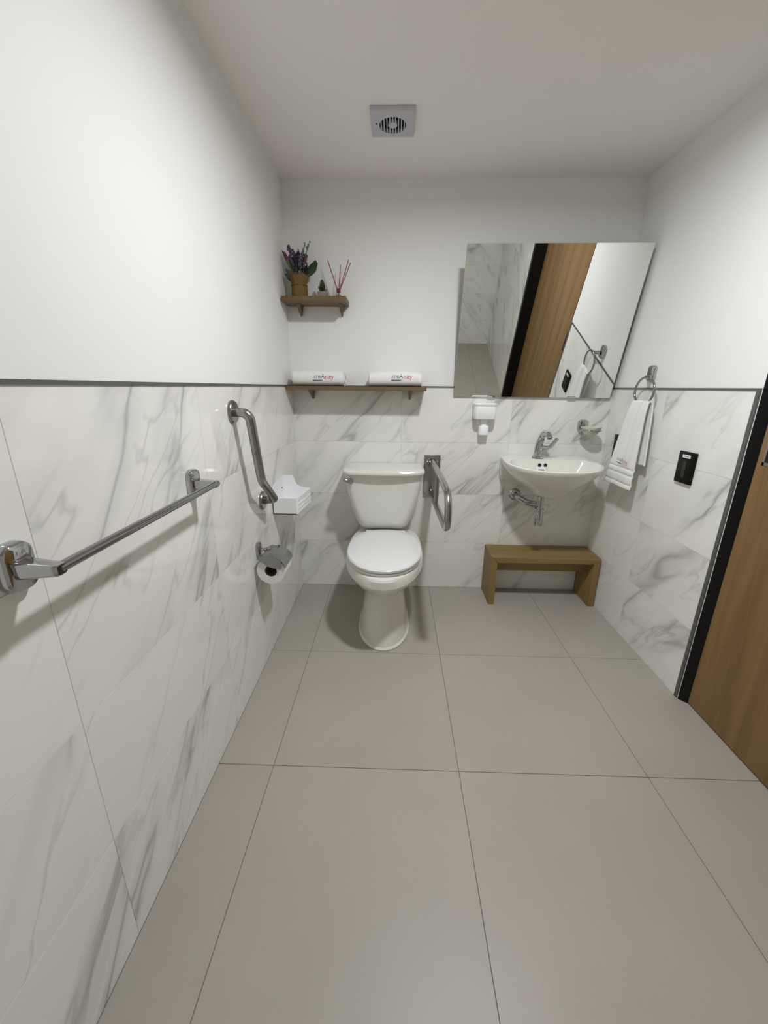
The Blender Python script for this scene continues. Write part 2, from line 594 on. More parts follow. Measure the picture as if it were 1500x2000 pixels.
# ------------------------------------------------------------------ toilet
TX = 0.522
wc = thing('toilet', (TX, -0.35, 0.0), 'white two-piece ceramic toilet with closed lid', 'toilet')
b = MB()
spec = [(0.0, 0.129, -0.657, -0.16), (0.007, 0.131, -0.660, -0.16), (0.012, 0.128, -0.656, -0.16), (0.016, 0.124, -0.651, -0.16),
        (0.09, 0.113, -0.632, -0.16), (0.17, 0.102, -0.610, -0.15), (0.235, 0.097, -0.598, -0.13), (0.262, 0.103, -0.608, -0.12),
        (0.288, 0.126, -0.644, -0.10), (0.314, 0.155, -0.690, -0.08), (0.338, 0.174, -0.722, -0.07), (0.360, 0.1845, -0.742, -0.06),
        (0.370, 0.1872, -0.748, -0.06), (0.3715, 0.1895, -0.7515, -0.06), (0.406, 0.1890, -0.752, -0.06), (0.416, 0.185, -0.746, -0.06), (0.421, 0.174, -0.732, -0.07)]
b.loft([egg(TX, h, yf, yb, z, 0.50 if z > 0.27 else 0.55, 56, 2.0, 3.2) for z, h, yf, yb in spec])
b.build('bowl', M['ceramic'], wc, smooth=30)
for s in (-1, 1):
    MB().lathe([(0.011, 0.0), (0.011, 0.006), (0.008, 0.010), (0.003, 0.012)], (TX + s * 0.110, -0.40, 0.020), 'z', 16).build('bolt_cap', M['ceramic'], wc, smooth=30)
b = MB()
b.loft([egg(TX, h, yf, -0.225, z, 0.50, 56, 2.1, 2.35) for z, h, yf in ((0.4215, 0.170, -0.722), (0.424, 0.176, -0.728), (0.434, 0.177, -0.730), (0.4365, 0.173, -0.725))])
b.build('seat', M['seat'], wc, smooth=40)
b = MB()
b.loft([egg(TX, h, yf, yb, z, 0.50, 56, 2.1, 2.35) for z, h, yf, yb in ((0.4375, 0.172, -0.727, -0.222), (0.441, 0.178, -0.734, -0.220), (0.450, 0.1785, -0.735, -0.219),
        (0.456, 0.174, -0.729, -0.222), (0.4590, 0.163, -0.714, -0.232), (0.4605, 0.13, -0.67, -0.27), (0.461, 0.05, -0.54, -0.40))])
b.build('seat_cover', M['seat'], wc, smooth=35)
for s in (-1, 1):
    MB().lathe([(0.011, -0.028), (0.012, -0.026), (0.012, 0.026), (0.011, 0.028)], (TX + s * 0.078, -0.228, 0.441), 'x', 16).build('hinge', M['seat'], wc, smooth=40)
KX = 0.5075
b = MB()
b.loft([rrect(KX, (yb + yf) / 2, hx, (yb - yf) / 2, r, z, 7) for z, hx, yf, yb, r in
        ((0.452, 0.118, -0.190, -0.030, 0.05), (0.458, 0.128, -0.200, -0.026, 0.055), (0.470, 0.137, -0.207, -0.022, 0.055), (0.50, 0.152, -0.212, -0.018, 0.05),
         (0.58, 0.176, -0.219, -0.015, 0.045), (0.66, 0.193, -0.224, -0.012, 0.042), (0.757, 0.206, -0.227, -0.010, 0.04))])
b.build('tank', M['ceramic'], wc, smooth=40)


def lid_ring(hx, yf, yb, z):
    r = rrect(KX, (yb + yf) / 2, hx, (yb - yf) / 2, 0.045, z, 7)
    return [Vector((p.x, p.y - 0.020 * max(0.0, 1 - ((p.x - KX) / hx) ** 2) * (1 if p.y < (yb + yf) / 2 else 0), p.z)) for p in r]


def dense(r, step=0.012):
    out = []
    for a, c in zip(r, r[1:] + r[:1]):
        n = max(1, int((c - a).length / step))
        out += [a.lerp(c, k / n) for k in range(n)]
    return out


base = dense(rrect(KX, -0.122, 0.2, 0.112, 0.045, 0, 7))
b = MB()
rings = []
for z, g in ((0.7575, 0.002), (0.7595, 0.012), (0.765, 0.0165), (0.775, 0.017), (0.7815, 0.013), (0.785, 0.001), (0.7868, -0.03)):
    rg = []
    for p in base:
        q = Vector((KX + (p.x - KX) * (0.2 + g) / 0.2, -0.122 + (p.y + 0.122) * (0.112 + g) / 0.112, z))
        if p.y < -0.122:
            q.y -= 0.018 * max(0.0, 1 - ((p.x - KX) / 0.2) ** 2)
        q.y = min(q.y, -0.004)
        rg.append(q)
    rings.append(rg)
b.loft(rings)
b.build('tank_lid', M['ceramic'], wc, smooth=35)
lv = MB()
lv.lathe([(0.013, 0.0), (0.013, -0.010), (0.010, -0.014), (0.006, -0.016)], (KX - 0.172, -0.2265, 0.726), 'y', 20)
lv.tube([(KX - 0.160, -0.243, 0.719), (KX - 0.178, -0.248, 0.727), (KX - 0.206, -0.249, 0.737)], [0.010, 0.0105, 0.009], 12)
lv.build('flush_lever', M['chrome'], wc, smooth=50)

# ------------------------------------------------------------------ folding support rail beside the toilet
rl = thing('folding_grab_rail', (0.775, 0.0, 0.70), 'brushed steel fold-down grab rail on wall plate right of the toilet', 'grab rail')
box('wall_plate', (0.731, 0.824, -0.007, -0.001, 0.583, 0.829), M['steel'], rl, 0.003)
hb = MB().box(0.752, 0.760, -0.050, -0.007, 0.770, 0.812).box(0.794, 0.802, -0.050, -0.007, 0.770, 0.812).box(0.752, 0.802, -0.012, -0.007, 0.770, 0.812)
hb.build('hinge_bracket', M['steel'], rl, bevel=0.002, seg=1)
MB().lathe([(0.007, -0.03), (0.007, 0.03)], (0.777, -0.038, 0.796), 'x', 16).build('hinge_pin', M['chrome'], rl, smooth=40)
for x in (0.741, 0.814):
    for z in (0.60, 0.815):
        MB().lathe([(0.006, 0.0), (0.006, -0.002), (0.003, -0.003)], (x, -0.007, z), 'y', 14).build('screw', M['chrome'], rl, smooth=40)
path = fillet([(0.777, -0.034, 0.796), (0.777, -0.54, 0.803), (0.777, -0.760, 0.792), (0.777, -0.772, 0.652), (0.777, -0.66, 0.645), (0.777, -0.040, 0.612)], [0.3, 0.11, 0.055, 0.3], 12)
MB().tube(path, 0.0145, 18).build('rail_loop', M['steel'], rl, smooth=60)
MB().tube([(0.777, -0.30, 0.795), (0.777, -0.30, 0.632)], 0.012, 16).build('brace', M['steel'], rl, smooth=60)
box('lower_stop', (0.765, 0.789, -0.040, -0.007, 0.600, 0.624), M['steel'], rl, 0.002)

# ------------------------------------------------------------------ shelves


def shelf(name, label, x0, x1, depth, z0, z1, bx):
    s = thing(name, ((x0 + x1) / 2, 0.0, z0), label, 'shelf')
    box('board', (x0, x1, -depth, -0.002, z0, z1), M['shelf'], s, 0.0012, 1)
    for x in bx:
        k = MB()
        hw, d, h = 0.011, 0.085, 0.046
        k.poly([(x - hw, -0.0015, z0), (x - hw, -d, z0), (x - 0.002, -0.0015, z0 - h)], (0.0015, 0, 0))
        k.poly([(x + hw - 0.0015, -0.0015, z0), (x + hw - 0.0015, -d, z0), (x + 0.0005, -0.0015, z0 - h)], (0.0015, 0, 0))
        k.box(x - hw, x + hw, -d, -0.0015, z0 - 0.002, z0)
        k.poly([(x - hw, -0.0015, z0), (x + hw, -0.0015, z0), (x + 0.002, -0.0015, z0 - h), (x - 0.002, -0.0015, z0 - h)], (0, -0.0015, 0))
        k.poly([(x - hw, -d, z0), (x + hw, -d, z0), (x + 0.004, -0.010, z0 - h), (x - 0.004, -0.010, z0 - h)], (0, 0.0015, 0))
        k.build('bracket', M['bracket'], s)
    return s


US, LS = 1.6085, 1.197
shelf('wall_shelf', 'short brown wooden shelf holding the potted flowers and reed diffuser', 0.006, 0.318, 0.142, 1.585, US, (0.072, 0.283))
shelf('wall_shelf', 'long brown wooden shelf holding two rolled towels above the toilet', 0.006, 0.719, 0.150, 1.176, LS, (0.115, 0.640))


# ------------------------------------------------------------------ lettering on the towels
def logo(parent, size, place):
    """grey 'kre', black A, red 'nity', black bar under the first letters; place(u, v) gives a world point"""
    x = 0.0
    for s, m, up in (('kre', 'logo_grey', 0), ('A', 'logo_black', 0), ('nity', 'logo_red', -0.12)):
        v, f, w = text_mesh(s, size)
        MB().add([place(x + p.x, p.y + up * size) for p in v], f).build('lettering', M[m], parent)
        x += w + 0.03 * size
        if s == 'kre':
            bw = w * 1.25
            n = 10
            MB().add([place(bw * k / n, -0.30 * size - d * size * 0.12) for k in range(n + 1) for d in (0, 1)],
                     [(2 * k, 2 * k + 1, 2 * k + 3, 2 * k + 2) for k in range(n)]).build('underline', M['logo_black'], parent)


def rolled_towel(label, x0, x1, hz, bulge, lx, lz):
    cy, hy = -0.076, 0.064
    L = x1 - x0
    t = thing('rolled_towel', ((x0 + x1) / 2, cy, LS), label, 'towel', 'rolled towels on the long shelf')

    def sec(s):
        """half height, half depth at position s in 0..1"""
        e = min(1.0, min(s, 1 - s) / 0.045)
        k = (1 - (1 - e) ** 2) ** 0.5
        return hz * (1 + bulge * math.sin(PI * s)) * (0.80 + 0.20 * k), hy * (0.86 + 0.14 * k)

    def pt(s, a, grow=0.0):
        h, d = sec(s)
        c, q = math.cos(a), math.sin(a)
        p = 2.5
        y = math.copysign(abs(c) ** (2 / p), c) * (d + grow)
        z = math.copysign(abs(q) ** (2 / p), q) * (h + grow)
        return Vector((x0 + L * s, cy + y, LS + h + z + 0.0004))

    ss = [0, 0.004, 0.012, 0.025, 0.045] + [0.045 + 0.91 * k / 14 for k in range(1, 14)] + [0.955, 0.975, 0.988, 0.996, 1]
    n = 40
    MB().loft([[pt(s, 2 * PI * k / n) for k in range(n)] for s in ss]).build('towel_body', M['terry'], t, smooth=60)
    # loose outer flap: its edge runs along the lower front
    fl_ = MB()
    aa = [PI * 0.55 + (PI * 1.26 - PI * 0.55) * k / 16 for k in range(17)]
    for sgn in (1,):
        rings = []
        for s in [0.02 + 0.96 * k / 16 for k in range(17)]:
            o_ = [pt(s, a, 0.0035) for a in aa]
            i_ = [pt(s, a, 0.0002) for a in aa]
            rings.append(o_ + i_[::-1])
        fl_.loft(rings)
    fl_.build('outer_flap', M['terry'], t, smooth=50)
    # spiral of the roll at both ends
    for s in (0.0, 1.0):
        x = x0 - 0.0008 if s == 0 else x1 + 0.0008
        h, d = sec(0.0)
        sp = []
        for k in range(70):
            a = 2 * PI * 2.6 * k / 69
            r = 0.12 + 0.74 * k / 69
            sp.append((x, cy + d * r * math.cos(a), LS + h + h * r * math.sin(a)))
        MB().tube(sp, 0.0014, 6).build('roll_edge', M['terry'], t, smooth=60)

    def place(u, v):
        x = lx + u
        s = (x - x0) / L
        h, d = sec(s)
        z = lz + v
        q = max(-0.98, min(0.98, (z - LS - h) / (h + 0.0042)))
        c = (1 - abs(q) ** 2.5) ** (1 / 2.5)
        return Vector((x, cy - (d + 0.0042) * c, z))

    logo(t, 0.030, place)
    return t


rolled_towel('white rolled towel with small logo, left one on the long shelf', 0.034, 0.298, 0.0365, 0.02, 0.143, 1.2345)
rolled_towel('white rolled towel with small logo, right one with rounded top on the shelf', 0.425, 0.694, 0.0335, 0.16, 0.540, 1.2380)

# ------------------------------------------------------------------ things on the short shelf
random.seed(7)
fp = thing('potted_flowers', (0.082, -0.072, US), 'burlap-wrapped pot of artificial lavender and pink flowers on short shelf', 'plant')
b = MB()
for prof in (((0.034, 0.0), (0.040, 0.002), (0.0395, 0.03), (0.0385, 0.045), (0.0365, 0.056), (0.0375, 0.066), (0.043, 0.084), (0.047, 0.100), (0.044, 0.100), (0.036, 0.07), (0.03, 0.055)),):
    rings = []
    for r, h in prof:
        ring = []
        for k in range(40):
            a = 2 * PI * k / 40
            w = 1 + (0.05 if h > 0.05 else 0.015) * math.sin(7 * a + h * 40) + 0.02 * math.sin(3 * a)
            ring.append(Vector((0.082 + r * w * math.cos(a), -0.072 + r * w * math.sin(a), US + h * (1 + (0.05 * math.sin(5 * a) if h > 0.08 else 0)))))
        rings.append(ring)
    b.loft(rings)
b.build('burlap_pot', M['burlap'], fp, smooth=60)
MB().tube([(0.082 + 0.0385 * math.cos(a), -0.072 + 0.0385 * math.sin(a), US + 0.0565) for a in [2 * PI * k / 32 for k in range(32)]], 0.0022, 8, True).build('tie_cord', M['burlap'], fp, smooth=60)


def leaf(parent, base, tip, width, mat, bend=0.15, name='leaf', paddle=0.85):
    B, Tp = Vector(base), Vector(tip)
    d = Tp - B
    side = d.cross(Vector((0, -1, 0.25))).normalized()
    nrm = d.cross(side).normalized()
    rows_, n = [], 9
    for k in range(n):
        s = k / (n - 1)
        w = width * (math.sin(PI * min(1, 0.04 + s * 0.96) ** paddle) ** (0.8 if paddle < 1 else 0.6) if 0 < k < n - 1 else (0.06 if paddle < 1 or k == 0 else 0.45))
        c = B + d * s + nrm * (bend * d.length * math.sin(PI * s))
        rows_.append([c - side * w + nrm * w * 0.25, c, c + side * w + nrm * w * 0.25])
    v = [p for r in rows_ for p in r]
    th = nrm * 0.0009
    m = len(v)
    f = []
    for k in range(n - 1):
        for j in range(2):
            a = 3 * k + j
            f.append((a, a + 1, a + 4, a + 3))
            f.append((m + a, m + a + 3, m + a + 4, m + a + 1))
    rim = [3 * k for k in range(n)] + [3 * (n - 1) + 1] + [3 * k + 2 for k in range(n - 1, -1, -1)] + [1]
    for a, c in zip(rim, rim[1:] + rim[:1]):
        f.append((a, c, m + c, m + a))
    return MB().add(v + [p - th for p in v], f).build(name, mat, parent, smooth=60)


def flower_spike(base, tip, bloom_mat, count, r, spread):
    """stem with small buds along its upper part: one part of the bouquet"""
    B, Tp = Vector(base), Vector(tip)
    mid = B.lerp(Tp, 0.5) + Vector((random.uniform(-.006, .006), random.uniform(-.004, .004), 0.004))
    path = [B, B.lerp(mid, 0.5), mid, mid.lerp(Tp, 0.5), Tp]
    st = MB().tube(path, [0.0014, 0.0013, 0.0012, 0.001, 0.0007], 6).build('flower_stem', M['stem'], fp, smooth=60)
    bl = MB()
    for k in range(count):
        s = 0.42 + 0.58 * k / max(1, count - 1)
        c = B.lerp(mid, s * 2) if s < 0.5 else mid.lerp(Tp, s * 2 - 1)
        c = c + Vector((random.uniform(-1, 1), random.uniform(-1, 1), random.uniform(-.5, .5))) * spread * (1.1 - 0.6 * s)
        rr = r * random.uniform(0.7, 1.25)
        c.x = max(c.x, rr + 0.004)
        bl.lathe([(0.15 * rr, -rr), (0.8 * rr, -0.5 * rr), (rr, 0.1 * rr), (0.7 * rr, 0.8 * rr), (0.1 * rr, 1.2 * rr)], c, 'z', 7)
    bl.build('bloom', M[bloom_mat], st, smooth=60)


Z0 = US + 0.085
for bx, tx, tz, ty, mat, n, r, sp in (
        (0.082, 0.086, 1.800, -0.085, 'lavender_dark', 30, 0.0072, 0.010), (0.080, 0.062, 1.815, -0.07, 'lavender', 24, 0.0055, 0.010),
        (0.078, 0.040, 1.832, -0.08, 'lavender', 22, 0.0058, 0.011), (0.076, 0.024, 1.800, -0.085, 'pink', 18, 0.0068, 0.011),
        (0.074, 0.016, 1.806, -0.06, 'pink', 12, 0.0062, 0.007), (0.086, 0.116, 1.846, -0.07, 'stem', 12, 0.0044, 0.005),
        (0.088, 0.142, 1.848, -0.08, 'stem', 12, 0.0044, 0.006), (0.090, 0.126, 1.788, -0.085, 'pink', 10, 0.0068, 0.007),
        (0.084, 0.106, 1.818, -0.06, 'lavender', 26, 0.0055, 0.010), (0.080, 0.072, 1.785, -0.09, 'lavender_dark', 24, 0.0062, 0.008),
        (0.086, 0.098, 1.782, -0.095, 'lavender', 20, 0.0050, 0.008), (0.076, 0.046, 1.785, -0.09, 'lavender', 20, 0.0055, 0.009),
        (0.086, 0.116, 1.795, -0.075, 'lavender_dark', 18, 0.0055, 0.008)):
    flower_spike((bx, -0.072, Z0), (tx, ty, tz), mat, n, r, sp)
for a, c, w, m in (
        ((0.094, -0.082, Z0 + 0.004), (0.174, -0.090, 1.766), 0.0215, 'leaf'), ((0.072, -0.08, Z0), (0.018, -0.090, 1.712), 0.017, 'leaf_dark'),
        ((0.070, -0.085, Z0), (0.024, -0.095, 1.735), 0.015, 'leaf'), ((0.072, -0.075, Z0 + 0.02), (0.030, -0.10, 1.775), 0.012, 'leaf_light'),
        ((0.066, -0.06, Z0 + 0.03), (0.006, -0.075, 1.818), 0.011, 'leaf_dark'), ((0.080, -0.065, Z0 + 0.04), (0.082, -0.06, 1.830), 0.011, 'leaf'),
        ((0.088, -0.07, Z0), (0.130, -0.10, 1.752), 0.013, 'leaf_dark'), ((0.078, -0.07, Z0), (0.060, -0.10, 1.755), 0.013, 'leaf'),
        ((0.075, -0.06, Z0), (0.040, -0.04, 1.750), 0.014, 'leaf_dark'), ((0.086, -0.06, Z0), (0.104, -0.05, 1.765), 0.014, 'leaf_dark')):
    leaf(fp, a, c, w, M[m], paddle=1.5 if w > 0.02 else 0.85)

sc = thing('potted_succulent', (0.198, -0.088, US), 'tiny green succulent in a small grey concrete pot', 'plant')
b = MB()
b.loft([rrect(0.198, -0.088, h, h, 0.004, US + z, 3) for z, h in ((0, 0.0205), (0.001, 0.0215), (0.025, 0.0235), (0.026, 0.0228), (0.026, 0.019), (0.021, 0.018))])
b.build('pot', M['concrete'], sc, smooth=30)
MB().loft([rrect(0.198, -0.088, 0.0178, 0.0178, 0.003, US + z, 3) for z in (0.020, 0.0245)]).build('soil', M['soil'], sc)
for k in range(15):
    a = k * 2.4
    up = k / 14
    r = 0.021 * (1 - up) + 0.003
    o_ = Vector((0.196, -0.088, US + 0.025 + 0.022 * up))
    leaf(sc, o_, o_ + Vector((r * math.cos(a), r * math.sin(a), 0.013 + 0.024 * up)), 0.0085, M['leaf_light' if k % 3 == 0 else 'leaf'], 0.1)

rd = thing('reed_diffuser', (0.276, -0.080, US), 'small glass reed diffuser with reddish reed sticks', 'diffuser')
MB().lathe([(0.017, 0.0), (0.0185, 0.002), (0.0185, 0.006), (0.0075, 0.026), (0.0070, 0.038), (0.0085, 0.040), (0.0085, 0.042), (0.006, 0.042), (0.0055, 0.026), (0.0165, 0.006), (0.0165, 0.003)],
           (0.276, -0.080, US), 'z', 28).build('bottle', M['glass'], rd, smooth=40)
MB().lathe([(0.0155, 0.0035), (0.0158, 0.006), (0.011, 0.015)], (0.276, -0.080, US), 'z', 24).build('oil', M['oil'], rd, smooth=40)
for k in range(5):
    h = 0.029 + 0.0032 * k
    MB().tube([(0.276 + 0.0088 * math.cos(a), -0.080 + 0.0088 * math.sin(a), US + h) for a in [2 * PI * j / 20 for j in range(20)]], 0.0016, 6, True).build('twine_wrap', M['twine'], rd, smooth=60)
for dx, dy, dz in ((-0.050, 0.006, 0.166), (0.052, -0.004, 0.166), (0.060, 0.012, 0.158), (0.010, 0.016, 0.150), (-0.044, -0.010, 0.150)):
    MB().tube([(0.276 - dx * 0.10, -0.080 - dy * 0.1, US + 0.008), (0.276 + dx, -0.080 + dy, US + dz)], 0.0020, 8).build('reed', M['reed'], rd, smooth=60)

# ------------------------------------------------------------------ mirror tilted away from the wall
MT, MY = math.radians(14.6), math.radians(-0.7)
mr = thing('wall_mirror', (0.876, -0.012, 1.149), 'large frameless mirror tilted forward from the wall above the sink', 'mirror')
mr.rotation_euler = (MT, 0, MY)
MW, MH = 0.826, 0.686


def local_box(name, b_, mat, parent):
    me = bpy.data.meshes.new(name)
    m_ = MB().box(*b_)
    me.from_pydata(m_.v, [], m_.f)
    return link(name, me, mat, parent)


local_box('mirror_glass', (0, MW, 0.0, 0.004, 0, MH), M['mirror'], mr)
local_box('mirror_backing', (0.001, MW - 0.001, 0.0041, 0.010, 0.001, MH - 0.001), M['mirror_back'], mr)
for x in (0.20, MW - 0.20):
    lip = MB().box(x - 0.02, x + 0.02, -0.003, 0.011, -0.004, -0.0005).box(x - 0.02, x + 0.02, -0.003, -0.0005, -0.0005, 0.006)
    me = bpy.data.meshes.new('mirror_clip')
    me.from_pydata(lip.v, [], lip.f)
    link('mirror_clip', me, M['chrome'], mr)
for x in (0.876 + 0.16, 0.876 + 0.64):
    o = MB().box(x - 0.012, x + 0.012, -0.152, -0.001, 1.742, 1.754).box(x - 0.02, x + 0.02, -0.004, -0.001, 1.715, 1.78)
    q = o.build('tilt_bracket', M['steel'])
    q.parent = mr
    q.matrix_parent_inverse = (Matrix.Translation(mr.location) @ mr.rotation_euler.to_matrix().to_4x4()).inverted()

# ------------------------------------------------------------------ wash basin, tap, trap
BX = 1.388
wb_ = thing('wash_basin', (BX, 0.0, 0.65), 'white ceramic wall-hung wash basin under the mirror', 'sink')


def basin_ring(hw, yf, z, back=-0.001, wide=0.40, hb=0.93, n=64):
    """D-shaped outline with a straight back on the wall"""
    out = []
    yc = back + (yf - back) * wide
    for k in range(n):
        a = 2 * PI * k / n
        c, s = math.cos(a), math.sin(a)
        if s >= 0:
            x = math.copysign(abs(c) ** (2 / 2.15), c) * hw
            y = yc + (yf - yc) * abs(s) ** (2 / 2.15)
        else:
            p = 7.0
            q = abs(s) ** (2 / p)
            x = math.copysign(abs(c) ** (2 / p), c) * hw * (1 - (1 - hb) * q)
            y = yc + (back - yc) * q
        out.append(Vector((BX + x, y, z)))
    return out


def tilt(r, z_front, z_back, yf):
    """rim rises slightly towards the wall"""
    return [Vector((p.x, p.y, z_back + (z_front - z_back) * min(1.0, max(0.0, p.y / yf)))) for p in r]


YF = -0.395
outer = []
for z, hw, yf, back in ((0.648, 0.045, -0.225, -0.10), (0.651, 0.070, -0.250, -0.08), (0.662, 0.092, -0.268, -0.06), (0.682, 0.112, -0.285, -0.04), (0.694, 0.128, -0.296, -0.03),
                        (0.708, 0.150, -0.312, -0.001), (0.735, 0.186, -0.340, -0.001), (0.765, 0.218, -0.368, -0.001), (0.795, 0.238, -0.388, -0.001)):
    outer.append(basin_ring(hw, yf, z, back, 0.42, 0.95))
outer.append(tilt(basin_ring(0.244, YF, 0, -0.001, 0.42, 0.955), 0.808, 0.822, YF))
outer.append(tilt(basin_ring(0.244, YF, 0, -0.001, 0.42, 0.955), 0.814, 0.832, YF))
outer.append(tilt(basin_ring(0.240, YF + 0.004, 0, -0.003, 0.42, 0.955), 0.817, 0.8355, YF))
outer.append(tilt(basin_ring(0.231, YF + 0.013, 0, -0.008, 0.42, 0.955), 0.8165, 0.8355, YF))
inner = []
for z, hw, yf, back in ((0.808, 0.220, YF + 0.024, -0.105), (0.795, 0.210, YF + 0.036, -0.112), (0.765, 0.188, YF + 0.060, -0.120), (0.735, 0.152, YF + 0.090, -0.130),
                        (0.715, 0.11, YF + 0.125, -0.150), (0.708, 0.05, YF + 0.16, -0.185), (0.706, 0.022, -0.232, -0.200)):
    inner.append(basin_ring(hw, yf, z, back, 0.45, 0.90))
# deck between rim and bowl at the wall side stays level with the rim
deck = tilt(basin_ring(0.225, YF + 0.019, 0, -0.098, 0.45, 0.90), 0.8155, 0.833, YF)
b = MB()
b.loft(outer + [deck] + inner)
b.build('basin', M['ceramic'], wb_, smooth=45)
ap = MB()
ap.loft([rrect(BX, -d / 2 - 0.001, h, d / 2, min(0.018, d / 2 - 0.001), z, 5) for z, h, d in ((0.664, 0.10, 0.020), (0.680, 0.165, 0.024), (0.698, 0.212, 0.028), (0.704, 0.222, 0.034), (0.730, 0.228, 0.042), (0.78, 0.231, 0.050), (0.822, 0.2325, 0.050))])
ap.build('back_apron', M['ceramic'], wb_, smooth=45)
for x in (1.3445, 1.3755):
    nrm = Vector((0, -0.97, 0.24)).normalized()
    A = (Vector((1, 0, 0)), nrm.cross(Vector((1, 0, 0))), nrm)
    MB().lathe([(0.0088, -0.002), (0.0088, 0.0016), (0.006, 0.0016)], (x, -0.1135, 0.8005), A, 20).build('overflow_hole', M['hole'], wb_)
MB().lathe([(0.021, 0.0), (0.022, 0.002), (0.015, 0.003)], (BX, -0.216, 0.7055), 'z', 24).build('drain', M['chrome'], wb_, smooth=40)
stk = MB().add([(1.326, -0.1215, 0.7915), (1.376, -0.1215, 0.7915), (1.376, -0.1310, 0.763), (1.326, -0.1310, 0.763)], [(0, 1, 2, 3)])
s_ = stk.build('sticker', M['sticker'], wb_)
ink = MB()
for k in range(7):
    x = 1.3365 + k * 0.0046
    ink.add([(x, -0.1262, 0.7800), (x + 0.0036, -0.1262, 0.7800), (x + 0.0036, -0.1285, 0.7735), (x, -0.1285, 0.7735)], [(0, 1, 2, 3)])
ink.build('sticker_print', M['ink'], s_)

tp = thing('basin_tap', (1.348, -0.060, 0.834), 'chrome single-lever basin tap at the back of the sink', 'tap')
ty = -0.060
b = MB()
b.lathe([(0.030, 0.0), (0.030, 0.004), (0.026, 0.007)], (1.347, ty, 0.8335), 'z', 28)
b.build('base_ring', M['chrome'], tp, smooth=40)
MB().tube([(1.347, ty, 0.838), (1.346, ty - 0.001, 0.87), (1.346, ty - 0.004, 0.90), (1.348, ty - 0.010, 0.925), (1.351, ty - 0.018, 0.943), (1.352, ty - 0.022, 0.951)],
          [0.0225, 0.0215, 0.0205, 0.0195, 0.017, 0.008], 22).build('body', M['chrome'], tp, smooth=60)
MB().tube(fillet([(1.349, ty - 0.010, 0.922), (1.354, ty - 0.026, 0.966), (1.366, ty - 0.072, 0.966), (1.368, ty - 0.082, 0.952)], [0.02, 0.012], 7),
          [0.016] * 9 + [0.0135] * 9, 20).build('spout', M['chrome'], tp, smooth=60)
nrm = Vector((0.10, -0.70, -0.70)).normalized()
A = (Vector((1, 0, 0)), nrm.cross(Vector((1, 0, 0))), nrm)
MB().lathe([(0.0142, -0.004), (0.0142, 0.004), (0.010, 0.0045), (0.010, 0.0015), (0.002, 0.0015)], (1.368, ty - 0.082, 0.952), A, 22).build('aerator', M['dull'], tp, smooth=40)
MB().tube(fillet([(1.355, ty - 0.012, 0.886), (1.392, ty - 0.042, 0.893), (1.415, ty - 0.068, 0.944)], 0.03, 6), [0.0135] + [0.0115] * 7 + [0.0095], 16).build('lever', M['chrome'], tp, smooth=60)

tr = thing('bottle_trap', (1.345, -0.19, 0.48), 'chrome waste trap pipe below the wash basin', 'pipe')
MB().lathe([(0.022, 0.004), (0.0225, 0.0), (0.022, -0.003)], (1.345, -0.19, 0.575), 'z', 24).build('coupling_nut', M['chrome'], tr, smooth=40)
MB().lathe([(0.016, 0.492), (0.021, 0.486), (0.0235, 0.490), (0.0235, 0.535), (0.0215, 0.545), (0.020, 0.570), (0.020, 0.578)], (1.345, -0.19, 0), 'z', 28).build('trap_body', M['chrome'], tr, smooth=40)
MB().lathe([(0.0165, 0.578), (0.0165, 0.6470)], (1.345, -0.19, 0), 'z', 24).build('tail_pipe', M['chrome'], tr, smooth=40)
MB().tube(fillet([(1.345, -0.19, 0.596), (1.30, -0.13, 0.592), (1.263, -0.06, 0.606), (1.263, -0.004, 0.608)], 0.06, 8), 0.018, 18).build('waste_pipe', M['chrome'], tr, smooth=60)
MB().lathe([(0.034, -0.001), (0.034, -0.004), (0.028, -0.010), (0.017, -0.013)], (1.263, 0, 0.608), 'y', 28).build('wall_flange', M['chrome'], tr, smooth=40)
MB().tube(fillet([(1.385, -0.10, 0.646), (1.40, -0.09, 0.615), (1.42, -0.03, 0.600), (1.42, -0.003, 0.600)], 0.03, 6), 0.006, 12).build('trap_shadow_tube', M['dull'], tr, smooth=60)  # added bent tube, its shape standing in for the trap's shadow on the wall

# ------------------------------------------------------------------ soap dish and soap dispenser
sd = thing('soap_dish', (1.60, 0.0, 1.0), 'frosted glass soap dish in a chrome wall holder', 'soap dish')


def pill(hw, hz, d0, d1, place, n=8):
    """rounded plate; place(u, v, w) -> world point; u right, v up, w away from the wall"""
    rings = []
    for w, g in ((d0, 0.0), (d0 + (d1 - d0) * 0.6, 0.0), (d0 + (d1 - d0) * 0.9, -0.0015), (d1, -0.004)):
        ring = []
        r = min(hw, hz) * 0.75 + g
        for sx, sy, a0 in ((1, 1, 0), (-1, 1, PI / 2), (-1, -1, PI), (1, -1, 1.5 * PI)):
            for k in range(n + 1):
                a = a0 + PI / 2 * k / n
                ring.append(Vector(place(sx * (hw + g - r) + r * math.cos(a), sy * (hz + g - r) + r * math.sin(a), w)))
        rings.append(ring)
    return MB().loft(rings)


